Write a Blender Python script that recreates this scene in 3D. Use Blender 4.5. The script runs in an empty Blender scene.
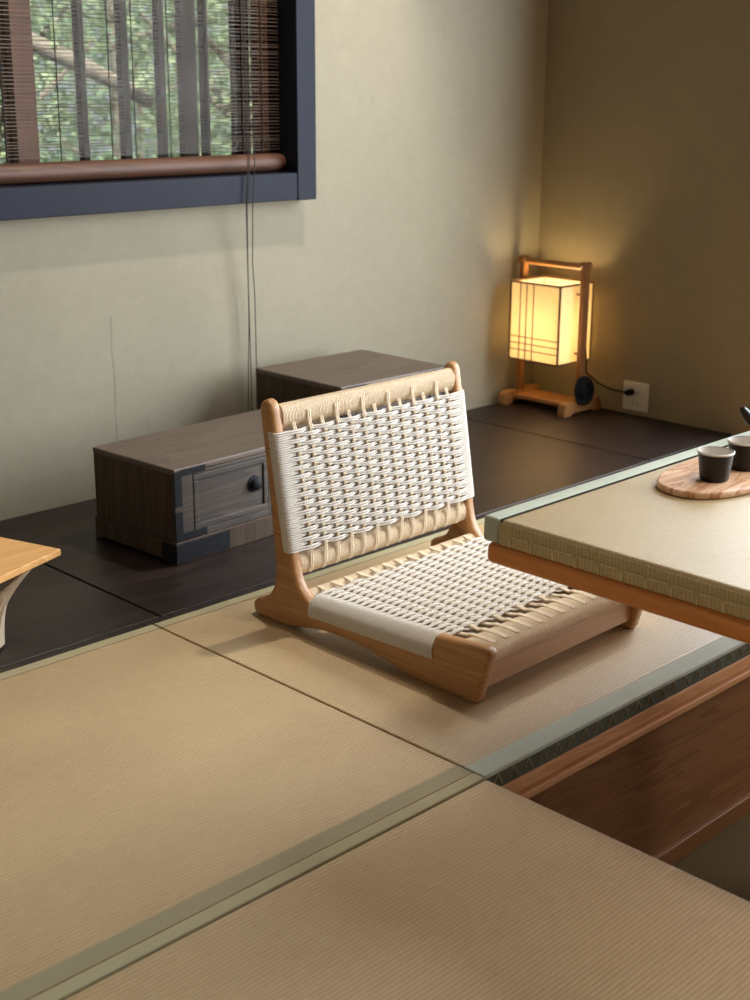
import bpy, bmesh, math, random
from mathutils import Vector, Matrix
random.seed(7)
S = bpy.context.scene
COL = S.collection
PI = math.pi

# ------------------------------------------------------------------ materials
def lin(r, g, b):
    f = lambda c: (c / 255 / 12.92) if c / 255 <= .04045 else ((c / 255 + .055) / 1.055) ** 2.4
    return (f(r), f(g), f(b), 1)

class NT:
    def __init__(self, name):
        self.m = bpy.data.materials.new(name); self.m.use_nodes = True
        self.t = self.m.node_tree; self.n = self.t.nodes
        self.b = self.n['Principled BSDF']; self.out = self.n['Material Output']
    def node(self, typ, **kw):
        n = self.n.new(typ)
        for k, v in kw.items():
            if hasattr(n, k): setattr(n, k, v)
            else: n.inputs[k.replace('_', ' ')].default_value = v
        return n
    def link(self, a, b): self.t.links.new(a, b)
    def coords(self, scale=(1, 1, 1), kind='Object', rot=(0, 0, 0)):
        tc = self.n.new('ShaderNodeTexCoord'); mp = self.n.new('ShaderNodeMapping')
        mp.inputs['Scale'].default_value = scale; mp.inputs['Rotation'].default_value = rot
        self.link(tc.outputs[kind], mp.inputs['Vector']); return mp.outputs['Vector']
    def noise(self, vec, scale, detail=4, rough=.55, dist=0):
        n = self.n.new('ShaderNodeTexNoise')
        n.inputs['Scale'].default_value = scale; n.inputs['Detail'].default_value = detail
        n.inputs['Roughness'].default_value = rough; n.inputs['Distortion'].default_value = dist
        self.link(vec, n.inputs['Vector']); return n.outputs['Fac']
    def ramp(self, fac, stops):
        n = self.n.new('ShaderNodeValToRGB'); e = n.color_ramp.elements
        while len(e) < len(stops): e.new(.5)
        for i, (p, c) in enumerate(stops): e[i].position = p; e[i].color = c
        self.link(fac, n.inputs['Fac']); return n.outputs['Color']
    def mix(self, fac, a, b, mode='MIX'):
        n = self.n.new('ShaderNodeMix'); n.data_type = 'RGBA'; n.blend_type = mode
        for sock, v in ((n.inputs[0], fac), (n.inputs[6], a), (n.inputs[7], b)):
            if isinstance(v, (int, float)): sock.default_value = v
            elif isinstance(v, tuple): sock.default_value = v
            else: self.link(v, sock)
        return n.outputs[2]
    def math(self, op, a, b=0.0, c=None):
        n = self.n.new('ShaderNodeMath'); n.operation = op
        for i, v in enumerate((a, b) if c is None else (a, b, c)):
            if isinstance(v, (int, float)): n.inputs[i].default_value = v
            else: self.link(v, n.inputs[i])
        return n.outputs[0]
    def bump(self, h, strength=.3, dist=.002):
        n = self.n.new('ShaderNodeBump'); n.inputs['Strength'].default_value = strength
        n.inputs['Distance'].default_value = dist
        self.link(h, n.inputs['Height']); self.link(n.outputs['Normal'], self.b.inputs['Normal'])
    def set(self, color=None, rough=.6, spec=.5, metal=0):
        if color is not None:
            if isinstance(color, tuple): self.b.inputs['Base Color'].default_value = color
            else: self.link(color, self.b.inputs['Base Color'])
        self.b.inputs['Roughness'].default_value = rough
        self.b.inputs['Specular IOR Level'].default_value = spec
        self.b.inputs['Metallic'].default_value = metal
        return self.m

def wood(name, light, dark, axis='x', scale=1.0, rough=.45, spec=.4, grain=.5, bump=.15):
    """stretched-noise grain running along `axis`"""
    t = NT(name)
    st = {'x': (.07, 1, 1), 'y': (1, .07, 1), 'z': (1, 1, .07)}[axis]
    v = t.coords(st)
    big = t.noise(v, 9 * scale, 3, .5, 1.2)
    w = t.math('FRACT', t.math('MULTIPLY', big, 7.0))
    fine = t.noise(v, 140 * scale, 4, .6)
    w2 = t.math('MULTIPLY', w, grain); f2 = t.math('MULTIPLY', fine, 1 - grain)
    s = t.math('ADD', w2, f2)
    c = t.ramp(s, [(.15, light), (.85, dark)])
    t.bump(s, bump, .001)
    return t.set(c, rough, spec)

def plain(name, color, rough=.6, spec=.5, metal=0, var=.12, scale=40, bump=0):
    t = NT(name); v = t.coords()
    n = t.noise(v, scale, 4)
    dk = tuple(c * (1 - var) for c in color[:3]) + (1,); lt = tuple(min(1, c * (1 + var)) for c in color[:3]) + (1,)
    c = t.ramp(n, [(.3, dk), (.7, lt)])
    if bump: t.bump(n, bump, .002)
    return t.set(c, rough, spec, metal)

def rush(name, light, dark, pitch=.007, axis='y'):
    """woven rush matting: fine ribs repeating along `axis`"""
    t = NT(name)
    tc = t.n.new('ShaderNodeTexCoord'); sx = t.n.new('ShaderNodeSeparateXYZ')
    t.link(tc.outputs['Object'], sx.inputs[0])
    co = sx.outputs['Y' if axis == 'y' else 'X']
    rib = t.math('ADD', t.math('MULTIPLY', t.math('SINE', t.math('MULTIPLY', co, 2 * PI / pitch)), .5), .5)
    st = (30, 260, 60) if axis == 'y' else (260, 30, 60)
    v = t.coords(st)
    fib = t.noise(v, 1.0, 5, .65)
    cross = t.coords((320, 320, 320)); cr = t.noise(cross, 1.0, 2, .6)
    big = t.noise(t.coords((2.2, 4, 2)), 1.0, 3, .5)
    f = t.math('ADD', t.math('MULTIPLY', fib, .55), t.math('MULTIPLY', big, .45))
    f = t.math('ADD', t.math('MULTIPLY', f, .8), t.math('MULTIPLY', cr, .2))
    c = t.ramp(f, [(.32, dark), (.66, light)])
    groove = t.math('POWER', t.math('SUBTRACT', 1.0, rib), 3.0)
    c = t.mix(t.math('MULTIPLY', groove, .42), c, tuple(x * .45 for x in dark[:3]) + (1,))
    h = t.math('ADD', t.math('MULTIPLY', rib, .8), t.math('MULTIPLY', fib, .35))
    t.bump(h, .5, .0012)
    return t.set(c, .44, .8)

def cloth(name, color, var=.15):
    t = NT(name); v = t.coords((900, 900, 900))
    n = t.noise(v, 1.0, 2, .6); big = t.noise(t.coords(), 12, 3)
    f = t.math('ADD', t.math('MULTIPLY', n, .6), t.math('MULTIPLY', big, .4))
    dk = tuple(c * (1 - var) for c in color[:3]) + (1,); lt = tuple(min(1, c * (1 + var)) for c in color[:3]) + (1,)
    t.bump(n, .25, .0006)
    return t.set(t.ramp(f, [(.3, dk), (.7, lt)]), .75, .25)

def plaster(name, color, seam=None):
    t = NT(name); v = t.coords()
    a = t.noise(v, 2.2, 4, .6); fine = t.noise(v, 160, 5, .7); mid = t.noise(v, 24, 4, .6, .6)
    dk = tuple(c * .86 for c in color[:3]) + (1,); lt = tuple(min(1, c * 1.08) for c in color[:3]) + (1,)
    f = t.math('ADD', t.math('MULTIPLY', a, .45), t.math('ADD', t.math('MULTIPLY', mid, .3), t.math('MULTIPLY', fine, .25)))
    c = t.ramp(f, [(.3, dk), (.7, lt)])
    # short vertical scratches of the trowel
    sc = t.noise(t.coords((46, 46, 5)), 1.0, 2, .5)
    c = t.mix(t.math('MULTIPLY', t.math('GREATER_THAN', sc, .745), .22), c, tuple(x * .62 for x in color[:3]) + (1,))
    if seam is not None:
        tc = t.n.new('ShaderNodeTexCoord'); sx = t.n.new('ShaderNodeSeparateXYZ')
        t.link(tc.outputs['Object'], sx.inputs[0])
        wob = t.math('MULTIPLY', t.math('SUBTRACT', t.noise(t.coords((1, 1, 9)), 1.0, 3), .5), .018)
        d = t.math('ABSOLUTE', t.math('SUBTRACT', t.math('ADD', sx.outputs['X'], wob), seam))
        m = t.math('MULTIPLY', t.math('LESS_THAN', d, .0024), t.math('LESS_THAN', sx.outputs['Z'], .45))
        m = t.math('MULTIPLY', m, t.math('ADD', .25, t.noise(t.coords((1, 1, 14)), 1.0, 2)))
        c = t.mix(t.math('MULTIPLY', m, .55), c, tuple(x * .4 for x in color[:3]) + (1,))
    t.bump(t.math('ADD', t.math('MULTIPLY', fine, .7), mid), .18, .003)
    return t.set(c, .9, .15)

M = {}
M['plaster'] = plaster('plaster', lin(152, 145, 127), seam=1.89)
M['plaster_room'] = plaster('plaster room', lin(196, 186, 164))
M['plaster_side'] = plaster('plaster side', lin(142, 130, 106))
M['ceiling'] = wood('dark ceiling boards', lin(96, 72, 52), lin(64, 46, 34), 'x', .8, .6, .3, .4)
M['room_wood'] = wood('dark wall boards', lin(104, 80, 60), lin(70, 52, 38), 'z', .8, .6, .3, .4)
M['rush'] = rush('rush matting', lin(206, 180, 139), lin(166, 140, 102))
M['rush_table'] = rush('rush table matting', lin(192, 168, 126), lin(164, 140, 100), .0055)
M['rush_end'] = rush('rush end matting', lin(202, 180, 130), lin(168, 145, 99), .0065)
M['heri'] = cloth('olive border cloth', lin(150, 142, 114))
M['heri_pale'] = cloth('pale olive border cloth', lin(166, 158, 126))
M['seam'] = plain('dark seam thread', lin(58, 50, 38), .8, .2)
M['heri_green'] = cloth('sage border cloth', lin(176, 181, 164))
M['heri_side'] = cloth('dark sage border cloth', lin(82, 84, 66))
M['thread'] = plain('stitch thread', lin(214, 200, 160), .8, .2)
M['thread_dark'] = plain('olive stitch thread', lin(156, 148, 112), .8, .2)
M['boards'] = wood('dark stained boards', lin(52, 39, 34), lin(26, 19, 17), 'x', .8, .40, .32, .35, .12)
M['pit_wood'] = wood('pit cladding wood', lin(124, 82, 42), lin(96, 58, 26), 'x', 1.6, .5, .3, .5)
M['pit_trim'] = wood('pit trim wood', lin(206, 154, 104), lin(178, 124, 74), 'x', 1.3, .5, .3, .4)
M['carpet'] = plain('pit floor carpet', lin(82, 67, 43), .95, .1, var=.2, scale=300, bump=.3)
M['cherry'] = wood('cherry table wood', lin(228, 152, 80), lin(194, 116, 54), 'y', 1.2, .32, .5, .45, .06)
M['oak'] = wood('chair oak', lin(184, 138, 90), lin(150, 104, 60), 'y', 1.4, .38, .4, .4, .06)
M['oak_z'] = wood('chair oak upright', lin(184, 138, 90), lin(150, 104, 60), 'z', 1.4, .38, .4, .4, .06)
M['oak_x'] = wood('chair oak rail', lin(190, 152, 112), lin(160, 120, 82), 'x', 1.4, .42, .4, .4, .06)
M['cord_white'] = plain('white paper cord', lin(204, 197, 188), .7, .3, var=.06, scale=300, bump=.15)
M['cord_tan'] = plain('natural paper cord', lin(238, 222, 198), .75, .25, var=.12, scale=300, bump=.15)
M['tansu'] = wood('old chest wood', lin(104, 88, 76), lin(74, 60, 51), 'x', 1.0, .42, .45, .4, .2)
M['tansu_z'] = wood('old chest side wood', lin(84, 65, 49), lin(54, 41, 30), 'z', 1.0, .6, .3, .4, .2)
M['tansu_front'] = wood('old chest front wood', lin(86, 76, 69), lin(56, 48, 43), 'x', 1.3, .55, .35, .4, .2)
M['iron'] = plain('black wrought iron', lin(22, 23, 28), .6, .2, 0, var=.6, scale=220, bump=.5)
M['navy'] = plain('navy frame paint', lin(30, 33, 45), .55, .15, var=.1, scale=8)
M['sash'] = wood('brown sash wood', lin(124, 80, 52), lin(90, 56, 36), 'z', 1.2, .5, .3, .4)
M['lattice'] = wood('grey lattice wood', lin(66, 57, 52), lin(46, 40, 37), 'z', 1.2, .7, .2, .4)
M['blind_bar'] = wood('blind bar wood', lin(98, 65, 48), lin(74, 49, 37), 'x', 1.5, .5, .3, .4)
M['bamboo'] = plain('bamboo sticks', lin(84, 68, 56), .6, .3, var=.25, scale=60)
M['string'] = plain('dark string', lin(58, 52, 50), .8, .2)
M['pull'] = plain('grey pull cord', lin(62, 58, 55), .8, .2)
M['lamp_wood'] = wood('lantern wood', lin(172, 124, 74), lin(134, 88, 48), 'y', 1.5, .45, .35, .4)
M['lamp_post'] = wood('lantern post wood', lin(150, 102, 60), lin(112, 72, 40), 'z', 1.5, .45, .35, .4)
M['lamp_frame'] = plain('lantern shade bars', lin(92, 58, 30), .5, .3)
M['black'] = plain('black rubber', lin(24, 22, 22), .8, .15)
M['white_plastic'] = plain('ivory plastic', lin(206, 200, 186), .4, .4, var=.03)
M['hole'] = plain('socket slot', lin(30, 28, 26), .6, .2)
M['board'] = None
M['ceramic'] = plain('black glazed ceramic', lin(24, 19, 21), .38, .35, var=.15, scale=20)
M['ceramic_in'] = plain('grey glazed ceramic', lin(214, 206, 198), .35, .4, var=.05)
M['stool_top'] = wood('stool top wood', lin(236, 186, 122), lin(206, 150, 88), 'x', 1.2, .45, .35, .45)
M['stool_slat'] = wood('pale stool slat wood', lin(226, 212, 190), lin(192, 172, 146), 'z', 1.5, .55, .3, .4)
M['bark'] = plain('bark', lin(128, 120, 108), .9, .1, var=.3, scale=25, bump=.6)
M['earth'] = plain('garden soil', lin(96, 98, 66), .95, .1, var=.3, scale=6, bump=.5)
def leafmat(name, a, b):
    t = NT(name); v = t.coords(); n = t.noise(v, 5, 3)
    c = t.ramp(n, [(.35, a), (.65, b)])
    t.set(c, .5, .4)
    tr = t.n.new('ShaderNodeBsdfTranslucent'); t.link(c, tr.inputs['Color'])
    mx = t.n.new('ShaderNodeMixShader'); mx.inputs[0].default_value = .4
    t.link(t.b.outputs[0], mx.inputs[1]); t.link(tr.outputs[0], mx.inputs[2]); t.link(mx.outputs[0], t.out.inputs[0])
    return t.m
M['leaf'] = leafmat('leaf green', lin(120, 146, 110), lin(188, 204, 162))
M['leaf_b'] = leafmat('leaf deep green', lin(98, 126, 102), lin(158, 184, 152))
def boardmat():
    t = NT('olive wood board'); v = t.coords((1.2, 5, 1))
    n = t.noise(v, 4, 4, .6, 2.0); w = t.math('FRACT', t.math('MULTIPLY', n, 4.0))
    c = t.ramp(w, [(0, lin(224, 188, 156)), (.6, lin(210, 166, 130)), (.92, lin(172, 118, 82)), (1, lin(218, 178, 144))])
    return t.set(c, .42, .4)
M['board'] = boardmat()
def papermat():
    t = NT('lit lantern paper'); v = t.coords()
    n = t.noise(v, 60, 4, .6)
    c = t.ramp(n, [(.3, lin(252, 240, 214)), (.7, lin(255, 248, 230))])
    tr = t.n.new('ShaderNodeBsdfTranslucent'); t.link(c, tr.inputs['Color'])
    t.set(c, .8, .1)
    mx = t.n.new('ShaderNodeMixShader'); mx.inputs[0].default_value = .55
    t.link(t.b.outputs[0], mx.inputs[1]); t.link(tr.outputs[0], mx.inputs[2]); t.link(mx.outputs[0], t.out.inputs[0])
    return t.m
M['paper'] = papermat()
def glassmat():
    t = NT('window glass')
    g = t.n.new('ShaderNodeBsdfGlossy'); g.inputs['Roughness'].default_value = .02
    tr = t.n.new('ShaderNodeBsdfTransparent'); tr.inputs['Color'].default_value = (.93, .95, .94, 1)
    mx = t.n.new('ShaderNodeMixShader'); mx.inputs[0].default_value = .006
    t.link(tr.outputs[0], mx.inputs[1]); t.link(g.outputs[0], mx.inputs[2]); t.link(mx.outputs[0], t.out.inputs[0])
    return t.m
M['glass'] = glassmat()
def bulbmat():
    t = NT('lit bulb'); t.b.inputs['Emission Color'].default_value = (1, .75, .39, 1); t.b.inputs['Emission Strength'].default_value = 98
    return t.m
M['bulb'] = bulbmat()

# ------------------------------------------------------------------ mesh building
class MB:
    def __init__(self): self.v = []; self.f = []
    def add(self, vs, fs):
        o = len(self.v); self.v += [tuple(p) for p in vs]; self.f += [tuple(i + o for i in f) for f in fs]; return self
    def box(self, x0, y0, z0, x1, y1, z1):
        vs = [(x0, y0, z0), (x1, y0, z0), (x1, y1, z0), (x0, y1, z0), (x0, y0, z1), (x1, y0, z1), (x1, y1, z1), (x0, y1, z1)]
        return self.add(vs, [(3, 2, 1, 0), (4, 5, 6, 7), (0, 1, 5, 4), (1, 2, 6, 5), (2, 3, 7, 6), (3, 0, 4, 7)])
    def tube(self, pts, r, n=8, cap=True, closed=False, rx=None):
        """r: number or list; round tube swept along pts"""
        pts = [Vector(p) for p in pts]; m = len(pts); base = len(self.v); prev = None
        for i, p in enumerate(pts):
            if closed: t = pts[(i + 1) % m] - pts[i - 1]
            else: t = pts[min(i + 1, m - 1)] - pts[max(i - 1, 0)]
            t.normalize()
            if prev is None:
                a = Vector((0, 0, 1)) if abs(t.z) < .9 else Vector((1, 0, 0))
                u = t.cross(a).normalized()
            else: u = (prev - t * prev.dot(t)).normalized()
            prev = u; w = t.cross(u); ri = r[i] if isinstance(r, (list, tuple)) else r
            for k in range(n):
                an = 2 * PI * k / n
                self.v.append(tuple(p + (u * math.cos(an) + w * math.sin(an)) * ri))
        last = m if closed else m - 1
        for i in range(last):
            a = base + i * n; b = base + ((i + 1) % m) * n
            for k in range(n):
                self.f.append((a + k, a + (k + 1) % n, b + (k + 1) % n, b + k))
        if cap and not closed:
            self.f.append(tuple(base + k for k in reversed(range(n)))); self.f.append(tuple(base + (m - 1) * n + k for k in range(n)))
        return self
    def lathe(self, prof, n=40, c=(0, 0, 0), cap=True):
        base = len(self.v); m = len(prof)
        for r, z in prof:
            for k in range(n):
                a = 2 * PI * k / n; self.v.append((c[0] + r * math.cos(a), c[1] + r * math.sin(a), c[2] + z))
        for i in range(m - 1):
            for k in range(n):
                a = base + i * n; b = a + n
                self.f.append((a + k, a + (k + 1) % n, b + (k + 1) % n, b + k))
        if cap: self.f.append(tuple(base + k for k in reversed(range(n)))); self.f.append(tuple(base + (m - 1) * n + k for k in range(n)))
        return self
    def layers(self, loops):
        """closed skin over a run of equally long 3-D loops"""
        n = len(loops[0]); base = len(self.v)
        for l in loops: self.v += [tuple(p) for p in l]
        for i in range(len(loops) - 1):
            a = base + i * n; b = a + n
            for k in range(n): self.f.append((a + k, a + (k + 1) % n, b + (k + 1) % n, b + k))
        self.f.append(tuple(base + k for k in reversed(range(n)))); self.f.append(tuple(base + (len(loops) - 1) * n + k for k in range(n)))
        return self
    def prism(self, poly, fa, fb):
        """poly of 2-D points; fa, fb map a 2-D point to 3-D on the two faces"""
        n = len(poly); base = len(self.v)
        self.v += [tuple(fa(p)) for p in poly] + [tuple(fb(p)) for p in poly]
        self.f.append(tuple(base + i for i in range(n))); self.f.append(tuple(base + n + i for i in reversed(range(n))))
        for i in range(n):
            j = (i + 1) % n; self.f.append((base + i, base + n + i, base + n + j, base + j))
        return self
    def build(self, name, mat, parent=None, bevel=0, seg=2, smooth=True, angle=40):
        me = bpy.data.meshes.new(name)
        org = Vector((0, 0, 0))
        if parent is not None and parent.get('_w'): org = Vector(parent['_w'])
        me.from_pydata([tuple(Vector(p) - org) for p in self.v], [], self.f); me.validate()
        bm = bmesh.new(); bm.from_mesh(me); bmesh.ops.recalc_face_normals(bm, faces=bm.faces); bm.to_mesh(me); bm.free()
        o = bpy.data.objects.new(name, me); COL.objects.link(o); me.materials.append(mat)
        if parent is not None:
            o.parent = parent
            if parent.get('_w'): o['_w'] = parent['_w']
        if bevel:
            b = o.modifiers.new('edge', 'BEVEL'); b.width = bevel; b.segments = seg; b.limit_method = 'ANGLE'; b.angle_limit = math.radians(35)
        if smooth:
            for p in me.polygons: p.use_smooth = True
            bm = bmesh.new(); bm.from_mesh(me)
            for e in bm.edges:
                if len(e.link_faces) == 2 and e.calc_face_angle(0) > math.radians(angle): e.smooth = False
            bm.to_mesh(me); bm.free()
            if bevel:
                w = o.modifiers.new('normals', 'WEIGHTED_NORMAL'); w.keep_sharp = False
                for e in me.edges: e.use_edge_sharp = False
        return o

def rbox(name, mat, parent, x0, y0, z0, x1, y1, z1, bevel=.003, seg=2):
    return MB().box(x0, y0, z0, x1, y1, z1).build(name, mat, parent, bevel, seg)

def thing(name, label, cat, loc, group=None):
    o = bpy.data.objects.new(name, None); COL.objects.link(o); o.location = loc
    o['label'] = label; o['category'] = cat; o['_w'] = tuple(loc); o.empty_display_size = .05
    if group: o['group'] = group
    return o
def struct(o): o['kind'] = 'structure'; return o
def tag(o, label, cat, group=None):
    o['label'] = label; o['category'] = cat
    if group: o['group'] = group
    return o

# ------------------------------------------------------------------ camera (solved from the vanishing points)
F_PX, PITCH, YAW, ROLL = 1353.69, .29681, .781517, .005253
v = Vector((math.sin(YAW) * math.cos(PITCH), math.cos(YAW) * math.cos(PITCH), -math.sin(PITCH)))
r = Vector((math.cos(YAW), -math.sin(YAW), 0)); u = r.cross(v)
r2 = r * math.cos(ROLL) + u * math.sin(ROLL); u2 = u * math.cos(ROLL) - r * math.sin(ROLL)
cam = bpy.data.cameras.new('camera'); co = bpy.data.objects.new('camera', cam); COL.objects.link(co)
co.matrix_world = Matrix(((r2.x, u2.x, -v.x, 0), (r2.y, u2.y, -v.y, 0), (r2.z, u2.z, -v.z, 1.0), (0, 0, 0, 1)))
cam.sensor_fit = 'AUTO'; cam.sensor_width = 36; cam.lens = F_PX / 1000 * 36; cam.clip_start = .02
cam.dof.use_dof = True; cam.dof.focus_distance = 2.45; cam.dof.aperture_fstop = 5.6
S.camera = co

# ------------------------------------------------------------------ the room
WY, WX = 2.84, 3.575            # window wall, lamp wall (inner faces)
LX, FY, CZ = -1.5, -1.9, 2.4    # left wall, front wall, ceiling
wx0, wx1, wz0, wz1 = .60, 2.475, .770, 1.95   # hole of the window
hole_y0, hole_y1, hole_z0, hole_z1 = -1.1, 2.0, .06, 2.15   # garden opening in the lamp wall, out of frame

b = MB()
b.box(LX - .1, WY, -.1, wx0, WY + .12, CZ); b.box(wx1, WY, -.1, WX + .12, WY + .12, CZ)
b.box(wx0, WY, -.1, wx1, WY + .12, wz0); b.box(wx0, WY, wz1, wx1, WY + .12, CZ)
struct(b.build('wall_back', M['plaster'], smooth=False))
b = MB()
b.box(WX, hole_y1, -.1, WX + .12, WY, CZ); b.box(WX, FY - .1, -.1, WX + .12, hole_y0, CZ)
b.box(WX, hole_y0, -.1, WX + .12, hole_y1, hole_z0); b.box(WX, hole_y0, hole_z1, WX + .12, hole_y1, CZ)
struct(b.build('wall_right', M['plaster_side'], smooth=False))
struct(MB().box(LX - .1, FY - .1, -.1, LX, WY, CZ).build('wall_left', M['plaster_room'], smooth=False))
struct(MB().box(LX, FY - .1, -.1, WX, FY, CZ).build('wall_front', M['room_wood'], smooth=False))
struct(MB().box(LX - .1, FY - .1, CZ, WX + .4, WY + .5, CZ + .1).build('ceiling', M['ceiling'], smooth=False))

PX0, PX1, PY0, PY1 = 1.411, 2.95, .42, 1.190      # the sunken pit
PZ = -.396
b = MB()
ft, fb = -.034, -.10
b.box(LX, PY1 + .02, fb, WX, 2.036, ft); b.box(LX, FY, fb, PX0 - .02, PY1 + .02, ft)
b.box(PX0 - .02, FY, fb, WX, PY0, ft); b.box(PX1, PY0, fb, WX, PY1 + .02, ft)
struct(b.build('floor', M['pit_trim'], smooth=False))
# dark board platform along the walls, in panels with grooved joints
for k, (a, c) in enumerate(((LX, 1.452), (1.4575, 3.139), (3.1445, WX))):
    struct(MB().box(a, 2.066, -.10, c, WY - .006, -.004).build('floor_boards', M['boards'], bevel=.0025))
struct(MB().box(LX, 2.0365, -.10, WX, 2.063, -.004).build('floor_edge_board', M['boards'], bevel=.002))
struct(MB().box(LX, 2.03, -.12, WX, WY, -.012).build('floor_underlay', M['hole'], smooth=False))
# pit lining
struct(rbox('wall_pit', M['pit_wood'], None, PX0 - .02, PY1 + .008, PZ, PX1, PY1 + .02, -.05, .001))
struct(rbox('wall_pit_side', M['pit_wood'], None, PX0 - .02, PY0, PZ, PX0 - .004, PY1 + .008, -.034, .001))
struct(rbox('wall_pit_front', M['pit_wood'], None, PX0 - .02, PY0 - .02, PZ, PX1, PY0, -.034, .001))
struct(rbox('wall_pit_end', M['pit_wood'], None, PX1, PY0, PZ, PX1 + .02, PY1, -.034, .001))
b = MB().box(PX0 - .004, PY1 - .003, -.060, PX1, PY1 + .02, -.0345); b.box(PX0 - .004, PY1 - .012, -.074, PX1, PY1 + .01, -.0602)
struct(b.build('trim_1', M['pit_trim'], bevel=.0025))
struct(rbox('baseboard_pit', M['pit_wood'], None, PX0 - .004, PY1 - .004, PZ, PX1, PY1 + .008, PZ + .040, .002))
struct(MB().box(PX0 - .02, PY0 - .02, PZ - .05, PX1 + .02, PY1 + .02, PZ).build('floor_pit', M['carpet'], smooth=False))

# window in the back wall: navy surround, brown sliding sashes, glass, lattice outside
win = struct(bpy.data.objects.new('window_1', None)); COL.objects.link(win)
f0, f1 = 2.785, WY + .12
b = MB()
b.box(wx1 - .008, f0, .7045, 2.534, WY, 2.02)             # right jamb (front board)
b.box(wx0 - .06, f0, .7045, wx0 + .008, WY, 2.02)
b.box(wx0 + .008, f0 + .002, .7060, wx1 - .008, WY, .7775)      # sill board
b.box(wx0 + .008, f0 + .002, wz1 - .008, wx1 - .008, WY, 2.02)
b.box(wx1 - .008, WY, .77, wx1 + .03, f1, wz1); b.box(wx0 - .03, WY, .77, wx0 + .008, f1, wz1)
b.box(wx0, WY, .745, wx1, f1, .7755); b.box(wx0, WY, wz1 - .008, wx1, f1, wz1 + .02)
b.build('window_frame', M['navy'], win, .0025)
def sash(x0, x1, y, left, right):
    b = MB(); z0, z1 = .778, wz1 - .01
    b.box(x0, y, z0, x0 + left, y + .026, z1); b.box(x1 - right, y, z0, x1, y + .026, z1)
    b.box(x0 + left, y, z0, x1 - right, y + .026, z0 + .030); b.box(x0 + left, y, z1 - .04, x1 - right, y + .026, z1)
    for (cx, sx) in ((x0 + left, 1), (x1 - right, -1)):        # rounded lower corners
        rr = .02; zz = z0 + .030
        poly = [(cx, zz)] + [(cx + sx * (rr - rr * math.sin(a)), zz + rr - rr * math.cos(a)) for a in [i * PI / 12 for i in range(7)]]
        poly = [(cx, zz + rr)] + [(cx, zz)] + [(cx + sx * rr, zz)] + [(cx + sx * (rr - rr * math.sin(a)), zz + rr - rr * math.cos(a)) for a in [i * PI / 12 for i in range(1, 6)]]
        b.prism(poly, lambda p: (p[0], y + .001, p[1]), lambda p: (p[0], y + .025, p[1]))
    s = b.build('sash', M['sash'], win)
    MB().box(x0 + left - .004, y + .011, z0 + .02, x1 - right + .004, y + .015, z1 - .03).build('glass_pane', M['glass'], s)
sash(1.700, wx1 - .009, 2.900, .056, .036)
sash(wx0 + .009, 1.748, 2.930, .05, .05)
for x, w in ((1.37, .03), (1.55, .018), (1.943, .018), (2.069, .022), (2.183, .018), (2.270, .048), (2.326, .016), (2.448, .05)):
    rbox('lattice_bar', M['lattice'], win, x - w / 2, 2.985, .72, x + w / 2, 3.01, 2.0, .002)
b = MB().box(.6, 3.01, .70, 2.7, 3.03, .73).box(.6, 3.01, 1.97, 2.7, 3.03, 2.0)
b.build('lattice_rail', M['lattice'], win, .002)

# opening to the garden in the lamp wall, out of frame
w2 = struct(bpy.data.objects.new('window_2', None)); COL.objects.link(w2)
b = MB(); y0, y1, z0, z1 = hole_y0, hole_y1, hole_z0, hole_z1
b.box(WX - .015, y0, z0, WX + .12, y0 + .05, z1); b.box(WX - .015, y1 - .05, z0, WX + .12, y1, z1)
b.box(WX - .015, y0, z0, WX + .12, y1, z0 + .04); b.box(WX - .015, y0, z1 - .05, WX + .12, y1, z1)
b.build('window_frame', M['navy'], w2, .003)

# bamboo blind in the window recess
blind = thing('bamboo_blind', 'brown bamboo stick blind lowered inside the navy window frame', 'blind', (1.6, 2.855, .78))
b = MB(); z = .835; bx0, bx1 = wx0 + .02, 2.462
while z < 1.92:
    h = random.uniform(.0013, .0028)
    dz = random.uniform(-.0012, .0012)
    b.add([(bx0, 2.853, z + dz), (bx1, 2.853, z - dz), (bx1, 2.853, z - dz + h), (bx0, 2.853, z + dz + h),
           (bx0, 2.8555, z + dz), (bx1, 2.8555, z - dz), (bx1, 2.8555, z - dz + h), (bx0, 2.8555, z + dz + h)],
          [(3, 2, 1, 0), (4, 5, 6, 7), (0, 1, 5, 4), (1, 2, 6, 5), (2, 3, 7, 6), (3, 0, 4, 7)])
    z += random.uniform(.0062, .0105)
b.build('slats', M['bamboo'], blind, smooth=False)
b = MB()
for x in [.72, .86, 1.0, 1.14, 1.29, 1.43, 1.57, 1.64, 1.782, 1.926, 1.995, 2.10, 2.215, 2.335, 2.40]:
    b.tube([(x + .0015, 2.850, .80), (x + .001, 2.850, 1.92)], .0016, 5)
b.build('weaving_string', M['string'], blind)
b = MB()
b.tube([(bx0, 2.851, .803), (bx1 - .02, 2.851, .803), (bx1 + .002, 2.851, .803)], [.0235, .0235, .021], 16)
b.build('bottom_bar', M['blind_bar'], blind)
rbox('head_rail', M['blind_bar'], blind, bx0, 2.845, 1.905, bx1, 2.868, 1.94, .002)
def cord(pts, rad=.0013): MB().tube(pts, rad, 6).build('pull_cord', M['pull'], blind)
cord([(2.345, 2.845, 1.9), (2.310, 2.776, .80), (2.300, 2.775, .70), (2.316, 2.800, .55), (2.330, 2.810, .45), (2.332, 2.812, .28), (2.340, 2.815, .02)])
cord([(2.335, 2.845, 1.9), (2.292, 2.776, .80), (2.281, 2.775, .70), (2.300, 2.800, .55), (2.306, 2.808, .40), (2.300, 2.812, .18), (2.296, 2.815, .02)])
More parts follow.
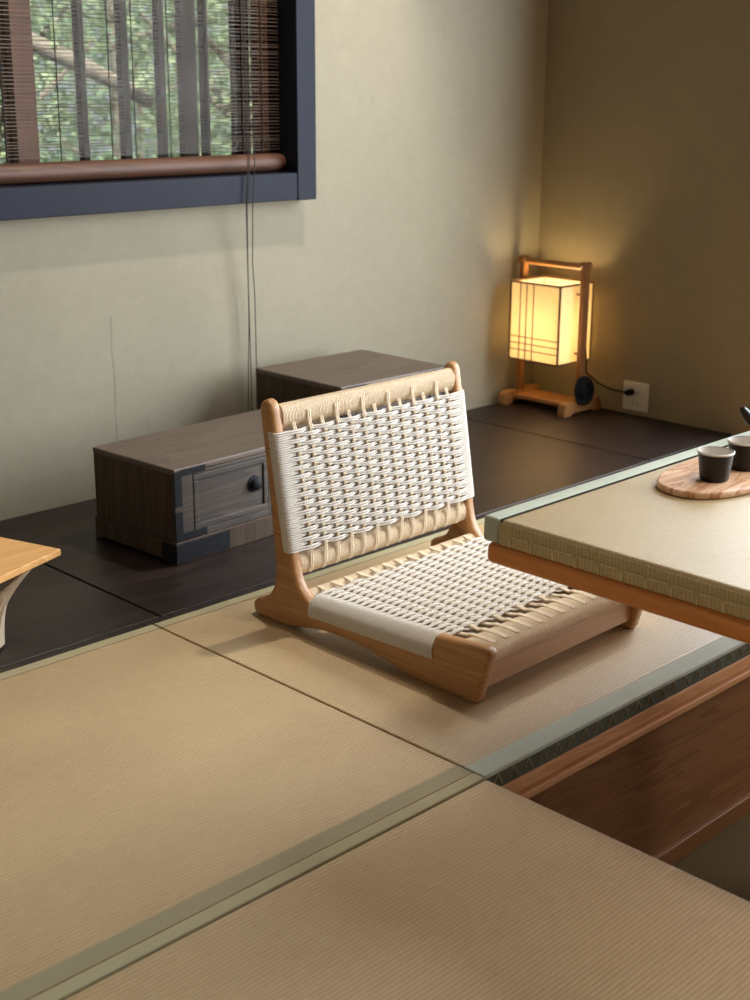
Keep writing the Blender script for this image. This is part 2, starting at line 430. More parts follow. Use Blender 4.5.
cord([(2.330, 2.845, 1.9), (2.288, 2.777, .80), (2.279, 2.776, .70), (2.299, 2.800, .55), (2.308, 2.809, .44), (2.313, 2.812, .18), (2.320, 2.815, .02)])

# ------------------------------------------------------------------ tatami mats
def tatami(label, x0, y0, x1, y1, heri, group='rush floor mats', seams=(), stitch=False):
    """heri: (y0, y1, material key) of the cloth bands laid along X; seams: y of the sewn lines"""
    t = thing('tatami_mat', label, 'mat', ((x0 + x1) / 2, (y0 + y1) / 2, -.034), group)
    rbox('rush_cover', M['rush'], t, x0, y0, -.034, x1, y1, 0, .003, 2)
    for (a, c, mk) in heri:
        e = .0002
        rbox('border_cloth', M[mk], t, x0 - .0004, a, -.0335, x1 + .0004, c, e, .0025, 2)
    for yy in seams: rbox('seam', M['seam'], t, x0, yy - .0008, -.004, x1, yy + .0008, .00025, 0)
    if stitch:
        b = MB(); x = x0 + .03; yy = y0 - .0015
        while x < x1 - .03:
            b.tube([(x - .010, yy, -.026), (x - .002, yy, -.010), (x, yy, -.008), (x + .002, yy, -.010), (x + .010, yy, -.026)], .0012, 5)
            x += .037
        b.build('stitching', M['thread_dark'], t)
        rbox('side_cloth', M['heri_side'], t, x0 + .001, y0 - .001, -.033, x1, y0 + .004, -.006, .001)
    return t
tatami('rush floor mat filling the left, with an olive cloth band along its near edge', -.40, 1.186, 1.4125, 2.0345,
       [(1.2085, 1.243, 'heri'), (1.1855, 1.2075, 'heri_pale'), (2.008, 2.035, 'heri_pale')], seams=(1.208, 2.0072))
tatami('rush floor mat under the low woven chair, sage border along the pit', 1.4165, 1.1885, 3.22, 2.0345,
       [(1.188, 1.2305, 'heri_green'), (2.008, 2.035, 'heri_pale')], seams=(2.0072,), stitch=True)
tatami('rush floor mat nearest the viewer, ending bare at the sunken pit', -.40, .30, 1.411, 1.1800, [(.2995, .335, 'heri')])

# ------------------------------------------------------------------ the woven legless chair
ch = thing('legless_chair', 'low oak floor chair with white woven cord seat and back', 'chair', (1.83, 1.62, 0))
xL = lambda y: 1.590
xR = lambda y: 2.080 + (y - 1.365) * .10
TH = .027
prof = [(1.945, 0), (1.955, .010), (1.955, .024), (1.945, .034), (1.925, .042), (1.905, .054), (1.893, .072), (1.887, .095), (1.886, .125), (1.896, .22), (1.911, .33), (1.923, .415),
        (1.922, .428), (1.916, .436), (1.907, .440), (1.897, .437), (1.890, .428), (1.887, .415), (1.882, .39), (1.866, .30), (1.848, .20), (1.836, .135), (1.829, .108), (1.817, .087), (1.800, .073),
        (1.790, .066), (1.478, .079), (1.472, .084), (1.470, .093), (1.464, .0985), (1.455, .100), (1.356, .1075), (1.347, .106), (1.343, .099), (1.344, .090), (1.367, .008), (1.374, 0),
        (1.520, 0), (1.545, .003), (1.585, .012), (1.64, .021), (1.70, .024), (1.76, .020), (1.815, .009), (1.85, .001), (1.865, 0)]
def inset(poly, d):
    n = len(poly); out = []
    ar = sum(poly[i][0] * poly[(i + 1) % n][1] - poly[(i + 1) % n][0] * poly[i][1] for i in range(n))
    sg = 1 if ar > 0 else -1
    for i in range(n):
        a, p, c = Vector(poly[i - 1]), Vector(poly[i]), Vector(poly[(i + 1) % n])
        e1 = (p - a).normalized(); e2 = (c - p).normalized()
        n1 = Vector((-e1.y, e1.x)) * sg; n2 = Vector((-e2.y, e2.x)) * sg
        m = (n1 + n2).normalized(); k = d / max(.6, m.dot(n1)); out.append((p.x + m.x * k, p.y + m.y * k))
    return out
def side(x_of, s):
    loops = []
    for t, d in ((0, .0085), (.0008, .0055), (.0026, .0027), (.0055, .0008), (.0088, 0), (TH - .0088, 0), (TH - .0055, .0008), (TH - .0026, .0027), (TH - .0008, .0055), (TH, .0085)):
        loops.append([(x_of(p[0]) + s * t, p[0], p[1]) for p in inset(prof, d)])
    return MB().layers(loops).build('side_frame', M['oak'], ch, angle=50)
side(xL, 1); side(xR, -1)
iL = lambda y: xL(y) + TH - .004
iR = lambda y: xR(y) - TH + .004
def yfront(z):       # front edge of the uprights
    pts = [(.108, 1.829), (.135, 1.836), (.20, 1.848), (.30, 1.866), (.39, 1.882), (.43, 1.889)]
    for (a, p), (c, q) in zip(pts, pts[1:]):
        if z <= c: return p + (q - p) * (z - a) / (c - a)
    return pts[-1][1]
# rails of the frame (wood), each then wound with cord
def wound_rail(yc, zc, ry, rz, name_rail, tan=M['cord_tan'], flat=False, pitch=.0037):
    b = MB(); n = 16
    ex = 2.6 if flat else 2.0
    def ring(k, grow=0):
        a = 2 * PI * k / n; c, s = math.cos(a), math.sin(a)
        return ((ry + grow) * math.copysign(abs(c) ** (2 / ex), c), (rz + grow) * math.copysign(abs(s) ** (2 / ex), s))
    poly = [ring(k) for k in range(n)]
    b.prism(poly, lambda p: (iL(yc), yc + p[0], zc + p[1]), lambda p: (iR(yc), yc + p[0], zc + p[1]))
    rail = b.build(name_rail, M['oak_x'], ch)
    b = MB(); x = iL(yc) + .006
    while x < iR(yc) - .005:
        b.tube([(x + random.uniform(-.0004, .0004), yc + p[0], zc + p[1]) for p in [ring(k, .0014) for k in range(n)]], .0022, 5, closed=True)
        x += pitch
    b.build('cord_winding', tan, rail)
    return rail
wound_rail(1.899, .4040, .0130, .0215, 'top_rail')
wound_rail(1.853, .1220, .0125, .0195, 'lower_rail')
wound_rail(1.819, .0625, .0125, .0130, 'seat_back_rail')
wound_rail(1.394, .0830, .0350, .0130, 'seat_front_rail', flat=True)
b = MB().prism([(1.374, .020), (1.374, .070), (1.400, .070), (1.400, .020)], lambda p: (iL(p[0]), p[0], p[1]), lambda p: (iR(p[0]), p[0], p[1]))
b.build('front_apron', M['oak_x'], ch, .002)

NW = 13
CR = .0021
def xs(y): return [iL(y) + .012 + (iR(y) - iL(y) - .024) * (j + .5) / NW for j in range(NW)]
# back weave
rows = 27; z0, z1 = .1525, .3800
b = MB()
for k in range(rows):
    zc = z0 + (z1 - z0) * (k + .5) / rows
    for st in (-1, 1):
        z = zc + st * .00212 + random.uniform(-.0002, .0002); yw = yfront(z) - .0030
        pts = [(xL(yw) + .012, yw + .020, z), (xL(yw) - .0012, yw + .0185, z), (xL(yw) - .0016, yw + .0125, z), (xL(yw) - .0012, yw + .007, z),
               (xL(yw) + .0015, yw + .0022, z), (xL(yw) + .007, yw + .0002, z), (xL(yw) + .018, yw - .0002, z), (iL(yw) + .003, yw, z)]
        X = xs(yw)
        sag = 0
        for j in range(NW):
            over = (j + k) % 2 == 0; a = -.0038 if over else .0030; g = (X[1] - X[0])
            for q, m in ((-.28, .85), (0, 1.0), (.28, .85)):
                pts.append((X[j] + g * q, yw + a * m, z - (0 if over else st * .0004)))
        pts += [(iR(yw) - .003, yw, z), (xR(yw) - .018, yw - .0002, z), (xR(yw) - .007, yw + .0002, z), (xR(yw) - .0015, yw + .0022, z),
                (xR(yw) + .0012, yw + .007, z), (xR(yw) + .0016, yw + .0125, z), (xR(yw) + .0012, yw + .0185, z), (xR(yw) - .012, yw + .020, z)]
        b.tube(pts, CR, 6)
b.build('back_weave', M['cord_white'], ch)
b = MB()
for j in range(NW):
    for st in (-1, 1):
        pts = []
        x = lambda z: xs(yfront(z))[j] + st * .0023
        
        if j % 2: pts += [(x(.415), 1.8832, .412), (x(.405), 1.8808, .402), (x(.395), 1.8800, .392)]
        else: pts += [(x(.39), 1.8860, .392)]
        for k in reversed(range(rows)):
            z = z0 + (z1 - z0) * (k + .5) / rows; over = (j + k) % 2 == 0
            pts.append((x(z), yfront(z) - .0030 + (.0026 if over else -.0028), z))
        pts.append((x(.14), 1.8362, .136)); pts.append((x(.12), 1.8365, .120)); pts.append((x(.11), 1.842, .1035))
        b.tube(pts, CR, 6)
b.build('back_warp', M['cord_tan'], ch)
# seat weave
srows = 39; sy0, sy1 = 1.452, 1.788
zs = lambda y: .0945 + (y - 1.43) * (.0755 - .0945) / (1.81 - 1.43)
rail_top = lambda y: .079 + (1.478 - y) * (.079 - .066) / (1.79 - 1.478)
b = MB()
for k in range(srows):
    yc = sy0 + (sy1 - sy0) * (k + .5) / srows
    for st in (-1, 1):
        y = yc + st * .0021; z = zs(y); X = xs(y); hh = rail_top(max(min(y, 1.79), 1.474))
        wrap = k >= 2
        L, R = xL(y), xR(y)
        lo = hh - .024
        if wrap:
            pts = [(L + .010, y, lo - .001), (L - .0010, y, lo), (L - .0018, y, lo + .006), (L - .0018, y, hh - .006), (L + .001, y, hh + .0005), (L + .007, y, hh + .0042), (L + .018, y, z + .0005), (L + TH, y, z + .001)]
        else:
            pts = [(L + TH - .006, y, z - .004), (L + TH, y, z)]
        for j in range(NW):
            over = (j + k) % 2 == 0; a = .0038 if over else -.0028; g = X[1] - X[0]
            for q, m in ((-.28, .85), (0, 1), (.28, .85)): pts.append((X[j] + g * q, y, z + a * m))
        if wrap:
            pts += [(R - TH, y, z + .001), (R - .018, y, z + .0005), (R - .007, y, hh + .0042), (R - .001, y, hh + .0005), (R + .0018, y, hh - .006), (R + .0018, y, lo + .006), (R + .001, y, lo), (R - .010, y, lo - .001)]
        else:
            pts += [(R - TH, y, z), (R - TH + .006, y, z - .004)]
        b.tube(pts, CR, 6)
b.build('seat_weave', M['cord_white'], ch)
b = MB()
for j in range(NW):
    for st in (-1, 1):
        x = lambda y: xs(y)[j] + st * .0024
        pts = [(x(1.37), 1.372, .0985), (x(1.4), 1.40, .0990), (x(1.42), 1.425, .0985), (x(1.437), 1.437, zs(1.44))]
        for k in range(srows):
            y = sy0 + (sy1 - sy0) * (k + .5) / srows; over = (j + k) % 2 == 0
            pts.append((x(y), y, zs(y) + (-.0024 if over else .0030)))
        pts += [(x(1.805), 1.807, .0785), (x(1.816), 1.818, .0795), (x(1.83), 1.8320, .072)]
        b.tube(pts, CR, 6)
b.build('seat_warp', M['cord_tan'], ch)

for part in list(ch.children) + [c for p_ in ch.children for c in p_.children]:      # the chair stands very slightly askew
    ox = ch.location.x
    for vv in part.data.vertices: vv.co.y -= .020 * (2.09 - (vv.co.x + ox))
# ------------------------------------------------------------------ low table over the pit
tb = thing('low_table', 'low cherry wood table topped with rush matting, standing over the pit', 'table', (2.15, .84, PZ))
tx0, tx1, ty0, ty1 = 1.512, 2.80, .40, 1.2875
top = rbox('table_top', M['cherry'], tb, tx0 - .004, ty0 - .006, .2985, tx1 + .005, ty1 - .010, .3315, .009, 4)
tm = rbox('table_mat', M['rush_table'], tb, tx0, ty0 + .03, .3316, tx1, ty1 - .033, .3715, .007, 3)
rbox('end_cover', M['rush_end'], tm, tx0 - .0012, ty0 + .04, .3325, tx0 + .003, ty1 - .033, .3665, .001)
for (a, c) in ((ty1 - .031, ty1), (ty0, ty0 + .03)):
    rbox('border_cloth', M['heri_green'], tm, tx0 - .0008, a, .3316, tx1 + .0008, c, .3722, .005, 3)
rbox('seam', M['seam'], tm, tx0 + .004, ty1 - .0326, .335, tx1, ty1 - .0312, .3717, 0)
b = MB(); y = ty1 - .055
while y > ty0 + .06:
    b.tube([(tx0 - .002, y, .3330), (tx0 - .0024, y, .3475)], .0015, 5)
    b.tube([(tx0 - .0022, y - .002, .3500), (tx0 - .0024, y - .036, .3506)], .0016, 5)
    y -= .041
b.build('stitching', M['thread'], tm)
for (lx, ly) in ((2.07, .98), (2.07, .58), (2.66, .98), (2.66, .58)):
    rbox('leg', M['cherry'], tb, lx - .03, ly - .03, PZ, lx + .03, ly + .03, .2985, .004)

# serving board, cups, teapot
TZ = .3722
BC = (1.978, 1.139)
sb = thing('serving_board', 'oblong round-ended wooden serving board lying on the low table mat', 'serving board', (BC[0], BC[1], TZ))
b = MB(); n = 64; cx, cy = BC
ov = lambda a, r: r * math.copysign(abs(a) ** (2 / 2.35), a)
poly = [(cx + ov(math.cos(2 * PI * k / n), .171), cy + ov(math.sin(2 * PI * k / n), .083)) for k in range(n)]
BOARD = poly
b.prism(poly, lambda p: (p[0], p[1], TZ), lambda p: (p[0], p[1], TZ + .012))
o = b.build('board', M['board'], sb, .004, 3)
def cup(x, y, label):
    c = thing('tea_cup', label, 'cup', (x, y, TZ + .0122), 'black tea cups on the serving board')
    z = TZ + .0122
    MB().lathe([(.001, 0), (.0225, 0), (.0245, .002), (.0262, .012), (.0292, .038), (.0312, .047), (.0302, .0485), (.0292, .0478)], 48, (x, y, z), cap=False).build('cup_body', M['ceramic'], c)
    MB().lathe([(.0292, .0468), (.0302, .0489), (.0315, .0482), (.0317, .0462), (.0312, .0456)], 48, (x, y, z), cap=False).build('rim', M['ceramic_in'], c)
    MB().lathe([(.0288, .0478), (.0272, .036), (.0235, .010), (.018, .0045), (.001, .004)], 40, (x, y, z), cap=False).build('inside_glaze', M['ceramic_in'], c)
    for part in c.children:
        for vv in part.data.vertices: vv.co.x *= .95; vv.co.y *= .95
    return c
cup(1.902, 1.126, 'black tea cup nearer the rounded end of the board')
cup(1.998, 1.128, 'black tea cup behind the first, cut by the photo edge')
tp = thing('teapot', 'black teapot, only its raised handle tip showing beyond the cups', 'teapot', (2.32, 1.16, TZ))
MB().lathe([(.035, 0), (.05, .004), (.066, .025), (.068, .045), (.055, .068), (.036, .076), (.012, .08), (.012, .092), (.004, .096)], 40, (2.30, 1.19, TZ)).build('pot_body', M['ceramic'], tp)
b = MB().tube([(2.255, 1.214, TZ + .022), (2.225, 1.232, TZ + .030), (2.207, 1.242, TZ + .042), (2.196, 1.248, TZ + .056), (2.191, 1.251, TZ + .064), (2.190, 1.2515, TZ + .066)], [.010, .010, .010, .009, .006, .002], 16)
b.build('handle', M['ceramic'], tp)

# ------------------------------------------------------------------ chests
def chest(label, x0, y0, x1, y1, h, base):
    c = thing('tansu_chest', label, 'chest', ((x0 + x1) / 2, (y0 + y1) / 2, -.004), 'low dark drawer chests')
    f = -.004
    b = MB().box(x0 - .004, y0 - .004, f, x1 + .004, y0 + .02, base).box(x0 - .004, y1 - .02, f, x1 + .004, y1 + .002, base)
    b.box(x0 - .004, y0 + .02, f + .006, x0 + .02, y1 - .02, base).box(x1 - .02, y0 + .02, f + .006, x1 + .004, y1 - .02, base)
    b.build('plinth', M['tansu_z'], c, .002)
    rbox('body', M['tansu_z'], c, x0, y0 + .006, base, x1, y1, h - .012, .002)
    rbox('top_board', M['tansu'], c, x0 - .001, y0, h - .014, x1 + .001, y1 + .001, h, .003)
    # face frame
    b = MB().box(x0, y0, base, x0 + .052, y0 + .014, h - .014).box(x1 - .052, y0, base, x1, y0 + .014, h - .014)
    b.box(x0 + .052, y0, base, x1 - .052, y0 + .014, base + .016).box(x0 + .052, y0, h - .022, x1 - .052, y0 + .014, h - .014)
    mid = (x0 + x1) / 2 + (.0 if x1 - x0 > .5 else 0)
    two = x1 - x0 > .5
    if two: b.box(mid - .022, y0, base, mid + .022, y0 + .014, h - .014)
    b.build('face_frame', M['tansu_front'], c, .0015)
    spans = ((x0 + .053, mid - .023), (mid + .023, x1 - .053)) if two else ((x0 + .053, x1 - .053),)
    for (a, e) in spans:
        lo, hi = base + .0165, h - .0225
        b = MB(); w = .014
        d = b.box(a, y0 + .003, lo, e, y0 + .030, hi).build('drawer', M['tansu_front'], c, .0015)
        b = MB()    # raised moulding round the drawer front
        b.box(a, y0 - .001, lo, e, y0 + .004, lo + w).box(a, y0 - .001, hi - w, e, y0 + .004, hi).box(a, y0 - .001, lo + w, a + w, y0 + .004, hi - w).box(e - w, y0 - .001, lo + w, e, y0 + .004, hi - w)
        b.build('moulding', M['tansu_front'], d, .002)
        kx = e - .042; kz = (lo + hi) / 2 + .005
        b = MB().lathe([(.020, 0), (.019, .002), (.011, .003), (.010, .007), (.013, .009), (.014, .013), (.009, .017), (.001, .018)], 28)
        b.v = [(kx + p[0], y0 + .003 - p[2], kz + p[1]) for p in b.v]
        b.build('knob', M['iron'], d)
    t = .0022
    for sx, xx in ((1, x0), (-1, x1)):
        b = MB()
        def strip(a, z0, e, z1):
            xa, xe = xx + sx * a, xx + sx * e
            b.box(min(xa, xe), y0 - t, z0, max(xa, xe), y0 + .001, z1)
        strip(-.0015, h - .085, .020, h - .006); strip(.0195, h - .018, .088, h - .004)
        b.build('corner_fitting', M['iron'], c, .0008)
        b = MB(); strip(-.0015, base + .001, .020, base + .068); strip(.0195, base + .001, .088, base + .018)
        xa = xx - sx * .0018; xe = xx + sx * .001
        b.build('corner_fitting', M['iron'], c, .0008)
        b = MB(); strip2 = None
        xa, xe = xx - sx * .006, xx + sx * .150
        b.box(min(xa, xe), y0 - .0062, f + .004, max(xa, xe), y0 - .003, base - .004)
        xe2 = xx - sx * .0035
        b.box(min(xa, xe2), y0 - .0062, f + .004, max(xa, xe2), y0 + .045, base - .004)
        b.build('plinth_fitting', M['iron'], c, .0008)
    return c
c1 = chest('long low dark wood chest behind the chair, black iron corners and drawer knob showing', 1.647, 2.285, 2.245, 2.570, .212, .047)
c1.location = (1.9477, 2.4407, -.004); c1.rotation_euler.z = .055
chest('taller dark wood chest against the wall, its top above the chair back', 2.277, 2.417, 2.672, 2.750, .279, .05)

# ------------------------------------------------------------------ paper lantern
ln = thing('paper_lantern', 'lit paper lantern in a wooden stand, in the room corner', 'lamp', (3.455, 2.685, -.004))
f = -.004
lx0, lx1, ly0, ly1, lz0, lz1 = 3.374, 3.542, 2.587, 2.784, .157, .405
pcx = (lx0 + lx1) / 2
for y in (2.557, 2.803):
    poly = [(3.366, f), (3.366, f + .026), (3.372, f + .040), (3.386, f + .046), (3.42, f + .046), (3.445, f + .040), (3.475, f + .040), (3.50, f + .046), (3.535, f + .046), (3.549, f + .040), (3.555, f + .026), (3.555, f), (3.52, f), (3.51, f + .008), (3.41, f + .008), (3.40, f)]
    MB().prism(poly, lambda p: (p[0], y - .0155, p[1]), lambda p: (p[0], y + .0155, p[1])).build('foot', M['lamp_wood'], ln, .004, 3)
    rbox('post', M['lamp_post'], ln, pcx - .013, y - .010, f + .03, pcx + .013, y + .010, .474, .003)
    rbox('post_cap', M['lamp_post'], ln, pcx - .015, y - .013, .462, pcx + .015, y + .013, .478, .004)
rbox('base_board', M['lamp_wood'], ln, pcx - .052, 2.572, f + .022, pcx + .052, 2.788, f + .036, .003)
MB().tube([(pcx, 2.534, .462), (pcx, 2.826, .462)], .0095, 14).build('top_bar', M['lamp_wood'], ln, .002)
b = MB(); tk = .0012
b.box(lx0, ly0, lz0, lx0 + tk, ly1, lz1).box(lx1 - tk, ly0, lz0, lx1, ly1, lz1).box(lx0, ly0, lz0, lx1, ly0 + tk, lz1).box(lx0, ly1 - tk, lz0, lx1, ly1, lz1)
b.box(lx0, ly0, lz0, lx1, ly1, lz0 + tk)
shade = b.build('lamp_shade', M['paper'], ln, smooth=False)
b = MB(); q = .0026
for x in (lx0, lx1):
    for y in (ly0, ly1): b.box(x - q, y - q, lz0 - q, x + q, y + q, lz1 + q)
for z in (lz0, lz1):
    for x in (lx0, lx1): b.box(x - q, ly0 + q, z - q, x + q, ly1 - q, z + q)
    for y in (ly0, ly1): b.box(lx0 + q, y - q, z - q, lx1 - q, y + q, z + q)
b.build('shade_frame', M['lamp_frame'], shade)
b = MB(); g = .0013
H, W = lz1 - lz0, ly1 - ly0
for x in (lx0 - .001, lx1 + .001):
    for t in (.20, .33, .47): b.box(x - g, ly1 - W * t - g, lz0, x + g, ly1 - W * t + g, lz1)
    for t in (.70, .785, .87): b.box(x - g * .8, ly0, lz1 - H * t - g, x + g * .8, ly1, lz1 - H * t + g)
for y in (ly0 - .001, ly1 + .001):
    Wx = lx1 - lx0
    for t in (.20, .33): b.box(lx1 - Wx * t - g, y - g, lz0, lx1 - Wx * t + g, y + g, lz1)
b.build('lattice', M['lamp_frame'], shade, smooth=False)
for y0_, y1_ in ((2.566, ly0 - q), (ly1 + q, 2.794)):
    for z in (lz0 + .03, lz1 - .03): MB().tube([(pcx, y0_, z), (pcx, y1_, z)], .004, 8).build('shade_peg', M['lamp_post'], ln)
bz = lz0 + .105
b = MB().lathe([(.013, -.055), (.013, -.03), (.018, -.018), (.030, .004), (.033, .020), (.029, .038), (.014, .051), (.001, .054)], 24, (pcx, (ly0 + ly1) / 2, bz - .005))
bulb = b.build('bulb', M['bulb'], ln)
b = MB().lathe([(.018, 0), (.018, .04), (.014, .045)], 20, (pcx, (ly0 + ly1) / 2, lz0 + .0015)); b.build('bulb_socket', M['black'], ln)
# cord: wound in a bundle on the near post, then along to the wall outlet
b = MB(); cxx, cyy, czz = pcx - .006, 2.538, .074
for k in range(9):
    rr = .010 + .0043 * k; pts = []
    for i in range(20):
        a = 2 * PI * i / 20 + k
        pts.append((cxx + rr * .92 * math.cos(a), cyy - .004 + .006 * math.sin(k * 1.7 + i * .3), czz + rr * .98 * math.sin(a)))
    b.tube(pts, .0042, 6, closed=True)
b.lathe([(.001, -.008), (.012, -.008), (.012, .008), (.001, .008)], 16); nb = 16 * 4
b.v[-nb:] = [(cxx + p[0], cyy + p[2], czz + p[1]) for p in b.v[-nb:]]
b.build('cord_coil', M['black'], ln)
pcord = [(pcx + .012, 2.5445, .13), (pcx + .020, 2.535, .120), (pcx + .035, 2.51, .096), (pcx + .06, 2.48, .078), (pcx + .085, 2.455, .070), (WX - .030, 2.440, .069)]
cd = MB().tube(pcord, .0028, 8).build('power_cord', M['black'], ln)
b = MB().tube([(WX - .034, 2.4425, .069), (WX - .028, 2.436, .069), (WX - .010, 2.432, .069), (WX - .008, 2.432, .069)], [.005, .0095, .0105, .0105], 14)
b.build('plug', M['black'], cd)
MB().tube([(pcx + .006, 2.546, .205), (pcx + .012, 2.5455, .17), (pcx + .012, 2.5445, .13)], .0024, 8).build('power_cord', M['black'], ln)

ot = thing('wall_outlet', 'ivory wall outlet low on the wall, lantern plug in it', 'outlet', (WX, 2.418, .056))
rbox('cover_plate', M['white_plastic'], ot, WX - .008, 2.371, .010, WX - .0002, 2.466, .103, .003, 3)
for z in (.069, .034):
    for dy in (-.007, .007): MB().box(WX - .0086, 2.418 + dy - .0012, z - .005, WX - .006, 2.418 + dy + .0012, z + .005).build('slot', M['hole'], ot, smooth=False)

# ------------------------------------------------------------------ twisted slat stool
st = thing('slat_stool', 'small light wood stool with twisted slat base, cut by the photo edge', 'stool', (1.066, 2.244, -.004))
def loc(a, c, z):   # along the two edge directions of the top
    e1 = Vector((-.94, -.34)).normalized(); e2 = Vector((-.305, .952)).normalized()
    p = Vector((1.284, 2.137)) + e1 * a + e2 * c; return (p.x, p.y, z)
SZ = .35
b = MB().prism([(0, 0), (SZ, 0), (SZ, SZ), (0, SZ)], lambda p: loc(p[0], p[1], .1465), lambda p: loc(p[0], p[1], .160))
b.build('stool_top', M['stool_top'], st, .002)
scx, scy = loc(SZ / 2, SZ / 2, 0)[:2]
for corner in range(4):
    for i in range(4):
        a0 = math.radians(corner * 90 - 53 - i * 14); a1 = math.radians(corner * 90 - 27 - i * 4)
        P0 = Vector((scx + .136 * math.cos(a0), scy + .136 * math.sin(a0), .0004)); P1 = Vector((scx + .198 * math.cos(a1), scy + .198 * math.sin(a1), .1467))
        vs, fs, nseg = [], [], 10
        for q2 in range(nseg + 1):
            t = q2 / nseg; p = P0.lerp(P1, t); rad = Vector((p.x - scx, p.y - scy, 0)).normalized(); tg = Vector((-rad.y, rad.x, 0))
            p = p - rad * .022 * math.sin(PI * t); wd = .013 + .012 * t; th = .0065 - .0008 * i
            for (sa, sb_) in ((-1, -1), (1, -1), (1, 1), (-1, 1)): vs.append(p + tg * wd * sa + rad * (th * sb_ - .0015 * i - .008))
        for q2 in range(nseg):
            for e_ in range(4): fs.append((q2 * 4 + e_, q2 * 4 + (e_ + 1) % 4, q2 * 4 + 4 + (e_ + 1) % 4, q2 * 4 + 4 + e_))
        fs += [(3, 2, 1, 0), tuple(nseg * 4 + e_ for e_ in range(4))]
        MB().add(vs, fs).build('leg_slat', M['stool_slat'], st, .0015)

# ------------------------------------------------------------------ garden outside the window
struct(MB().box(-6, WY + .6, -.35, 14, 16, -.25).build('ground', M['earth'], smooth=False))
def tree(label, x, y, h, spread, nleaf, mat, zlo, branches=(), trunk=.05, name='tree', cat='tree'):
    t = thing(name, label, cat, (x, y, -.25), 'garden greenery outside the window')
    b = MB()
    b.tube([(x, y, -.25), (x + .05, y + .02, h * .35), (x - .03, y, h * .7), (x + .04, y, h)], [trunk, trunk * .9, trunk * .7, trunk * .3], 10)
    for br, rad in branches: b.tube(br, rad, 9)
    for k in range(7):
        a = random.uniform(0, 2 * PI); z = random.uniform(zlo, h * .9)
        b.tube([(x, y, z), (x + .5 * spread * math.cos(a), y + .4 * spread * math.sin(a), z + .2), (x + spread * math.cos(a), y + .8 * spread * math.sin(a), z + .45)], [trunk * .4, trunk * .3, .006], 6)
    b.build('trunk', M['bark'], t)
    b = MB()
    for k in range(nleaf):
        while True:
            p = Vector((random.uniform(-1, 1), random.uniform(-1, 1), random.uniform(-1, 1)))
            if .25 < p.length < 1: break
        c = Vector((x + p.x * spread, y + p.y * spread * .8, (zlo + h) / 2 + p.z * (h - zlo) / 2 * 1.1))
        L = random.uniform(.035, .075); d = Vector((random.gauss(0, 1), random.gauss(0, 1), random.gauss(-.4, .6))).normalized()
        s = d.cross(Vector((random.gauss(0, 1), random.gauss(0, 1), random.gauss(0, 1)))).normalized() * L * .28
        nrm = d.cross(s).normalized() * L * .06
        b.add([c, c + d * L * .5 + s, c + d * L, c + d * L * .5 - s, c + d * L * .5 - nrm], [(0, 1, 4), (1, 2, 4), (2, 3, 4), (3, 0, 4)])
    b.build('leaves', mat, t, smooth=False)
tree('garden tree with a slanting pale branch seen through the blind', 2.72, 5.0, 2.6, .55, 2600, M['leaf'], .55,
     [([(2.70, 4.98, 1.30), (2.74, 4.7, 1.19), (2.96, 4.6, 1.081), (3.16, 4.6, .999), (3.30, 4.6, .931)], [.03, .034, .033, .030, .026])])
tree('bright leafy garden tree behind the right side of the blind', 4.15, 5.0, 2.8, .62, 3600, M['leaf'], .35)
tree('dense deep green tree filling the garden behind', 5.1, 7.5, 3.2, 1.55, 7000, M['leaf_b'], .1)
hd = thing('hedge', 'tall clipped green hedge closing off the garden', 'hedge', (6.3, 9.6, -.25))
b = MB()
for k in range(14): b.tube([(2.8 + k * .56, 9.6, -.25), (2.85 + k * .56, 9.58, .8), (2.75 + k * .56, 9.6, 1.9)], [.03, .025, .01], 8)
b.build('stems', M['bark'], hd)
b = MB()
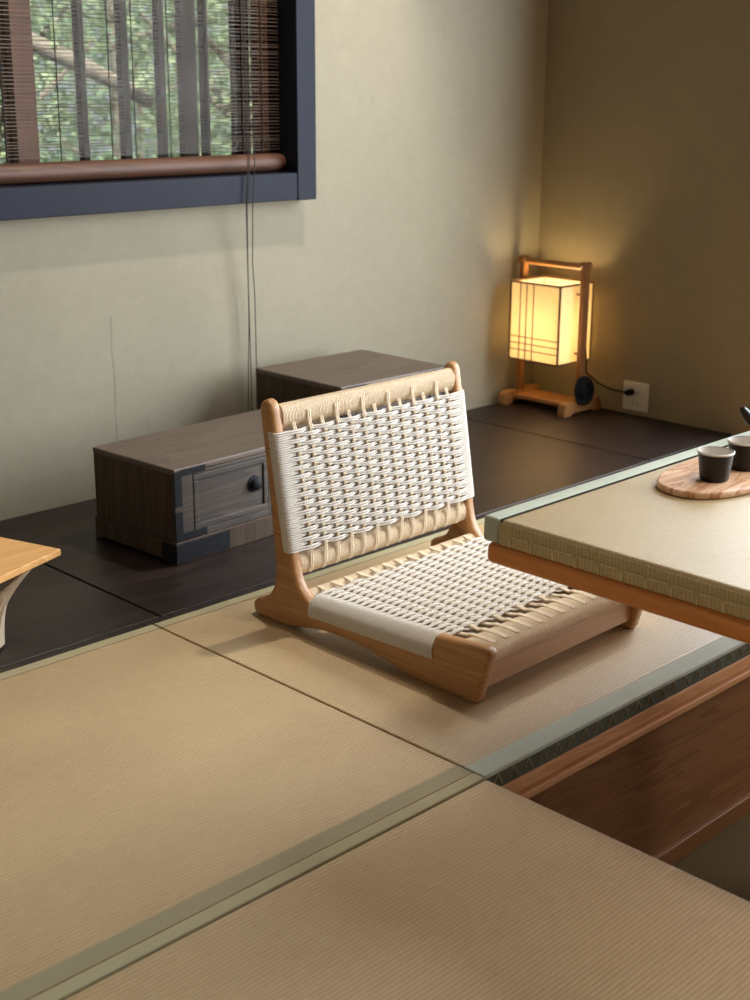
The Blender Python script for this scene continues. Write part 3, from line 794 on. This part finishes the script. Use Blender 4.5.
for k in range(15000):
    c = Vector((random.uniform(2.6, 10.4), 9.55 + random.gauss(0, .16), random.uniform(-.1, 2.05)))
    L = random.uniform(.06, .11); d = Vector((random.gauss(0, 1), random.gauss(-.4, .5), random.gauss(-.2, .8))).normalized(); q_ = d.cross(Vector((random.gauss(0, 1), random.gauss(0, 1), random.gauss(0, 1)))).normalized() * L * .3
    b.add([c, c + d * L * .5 + q_, c + d * L, c + d * L * .5 - q_, c + d * L * .5 - d.cross(q_).normalized() * L * .06], [(0, 1, 4), (1, 2, 4), (2, 3, 4), (3, 0, 4)])
b.build('hedge_leaves', M['leaf'], hd, smooth=False)

# ------------------------------------------------------------------ light
w = bpy.data.worlds.new('world'); S.world = w; w.use_nodes = True
bg = w.node_tree.nodes['Background']; bg.inputs[0].default_value = (.86, .94, 1, 1); bg.inputs[1].default_value = .42
def lamp(name, typ, loc, energy, color, target=None, **kw):
    l = bpy.data.lights.new(name, typ); l.energy = energy; l.color = color
    for k, v_ in kw.items(): setattr(l, k, v_)
    o = bpy.data.objects.new(name, l); COL.objects.link(o); o.location = loc
    if target is not None: o.rotation_euler = (Vector(target) - Vector(loc)).to_track_quat('-Z', 'Y').to_euler()
    return o
lamp('sun', 'SUN', (0, -5, 10), 11, (1, .95, .86), (2.2, 4, -1), angle=.02)
# daylight arriving through the garden opening in the lamp wall
lamp('garden_daylight', 'AREA', (WX + .10, (hole_y0 + hole_y1) / 2, 1.12), 225, (.86, .94, 1), (0, (hole_y0 + hole_y1) / 2, .95), shape='RECTANGLE', size=hole_y1 - hole_y0 - .1, size_y=1.95)
# ceiling lights of the room
lamp('ceiling_spot', 'SPOT', (2.50, 2.10, 2.36), 105, (1, .91, .77), (1.90, 2.80, .60), spot_size=1.50, spot_blend=.4, shadow_soft_size=.04)
lamp('ceiling_spot', 'SPOT', (2.05, .55, 2.36), 94, (1, .89, .75), (1.15, 1.25, 0), spot_size=1.35, spot_blend=.9, shadow_soft_size=.22)
for o in list(bpy.data.objects):
    if '_w' in o: del o['_w']
bulb.visible_shadow = True

S.view_settings.view_transform = 'Standard'; S.view_settings.look = 'None'
S.view_settings.exposure = 0; S.view_settings.gamma = 1; S.view_settings.use_curve_mapping = False
S.render.film_transparent = False
try:
    S.cycles.use_denoising = True; S.cycles.max_bounces = 8; S.cycles.transparent_max_bounces = 16
    S.cycles.sample_clamp_indirect = 6
except Exception: pass
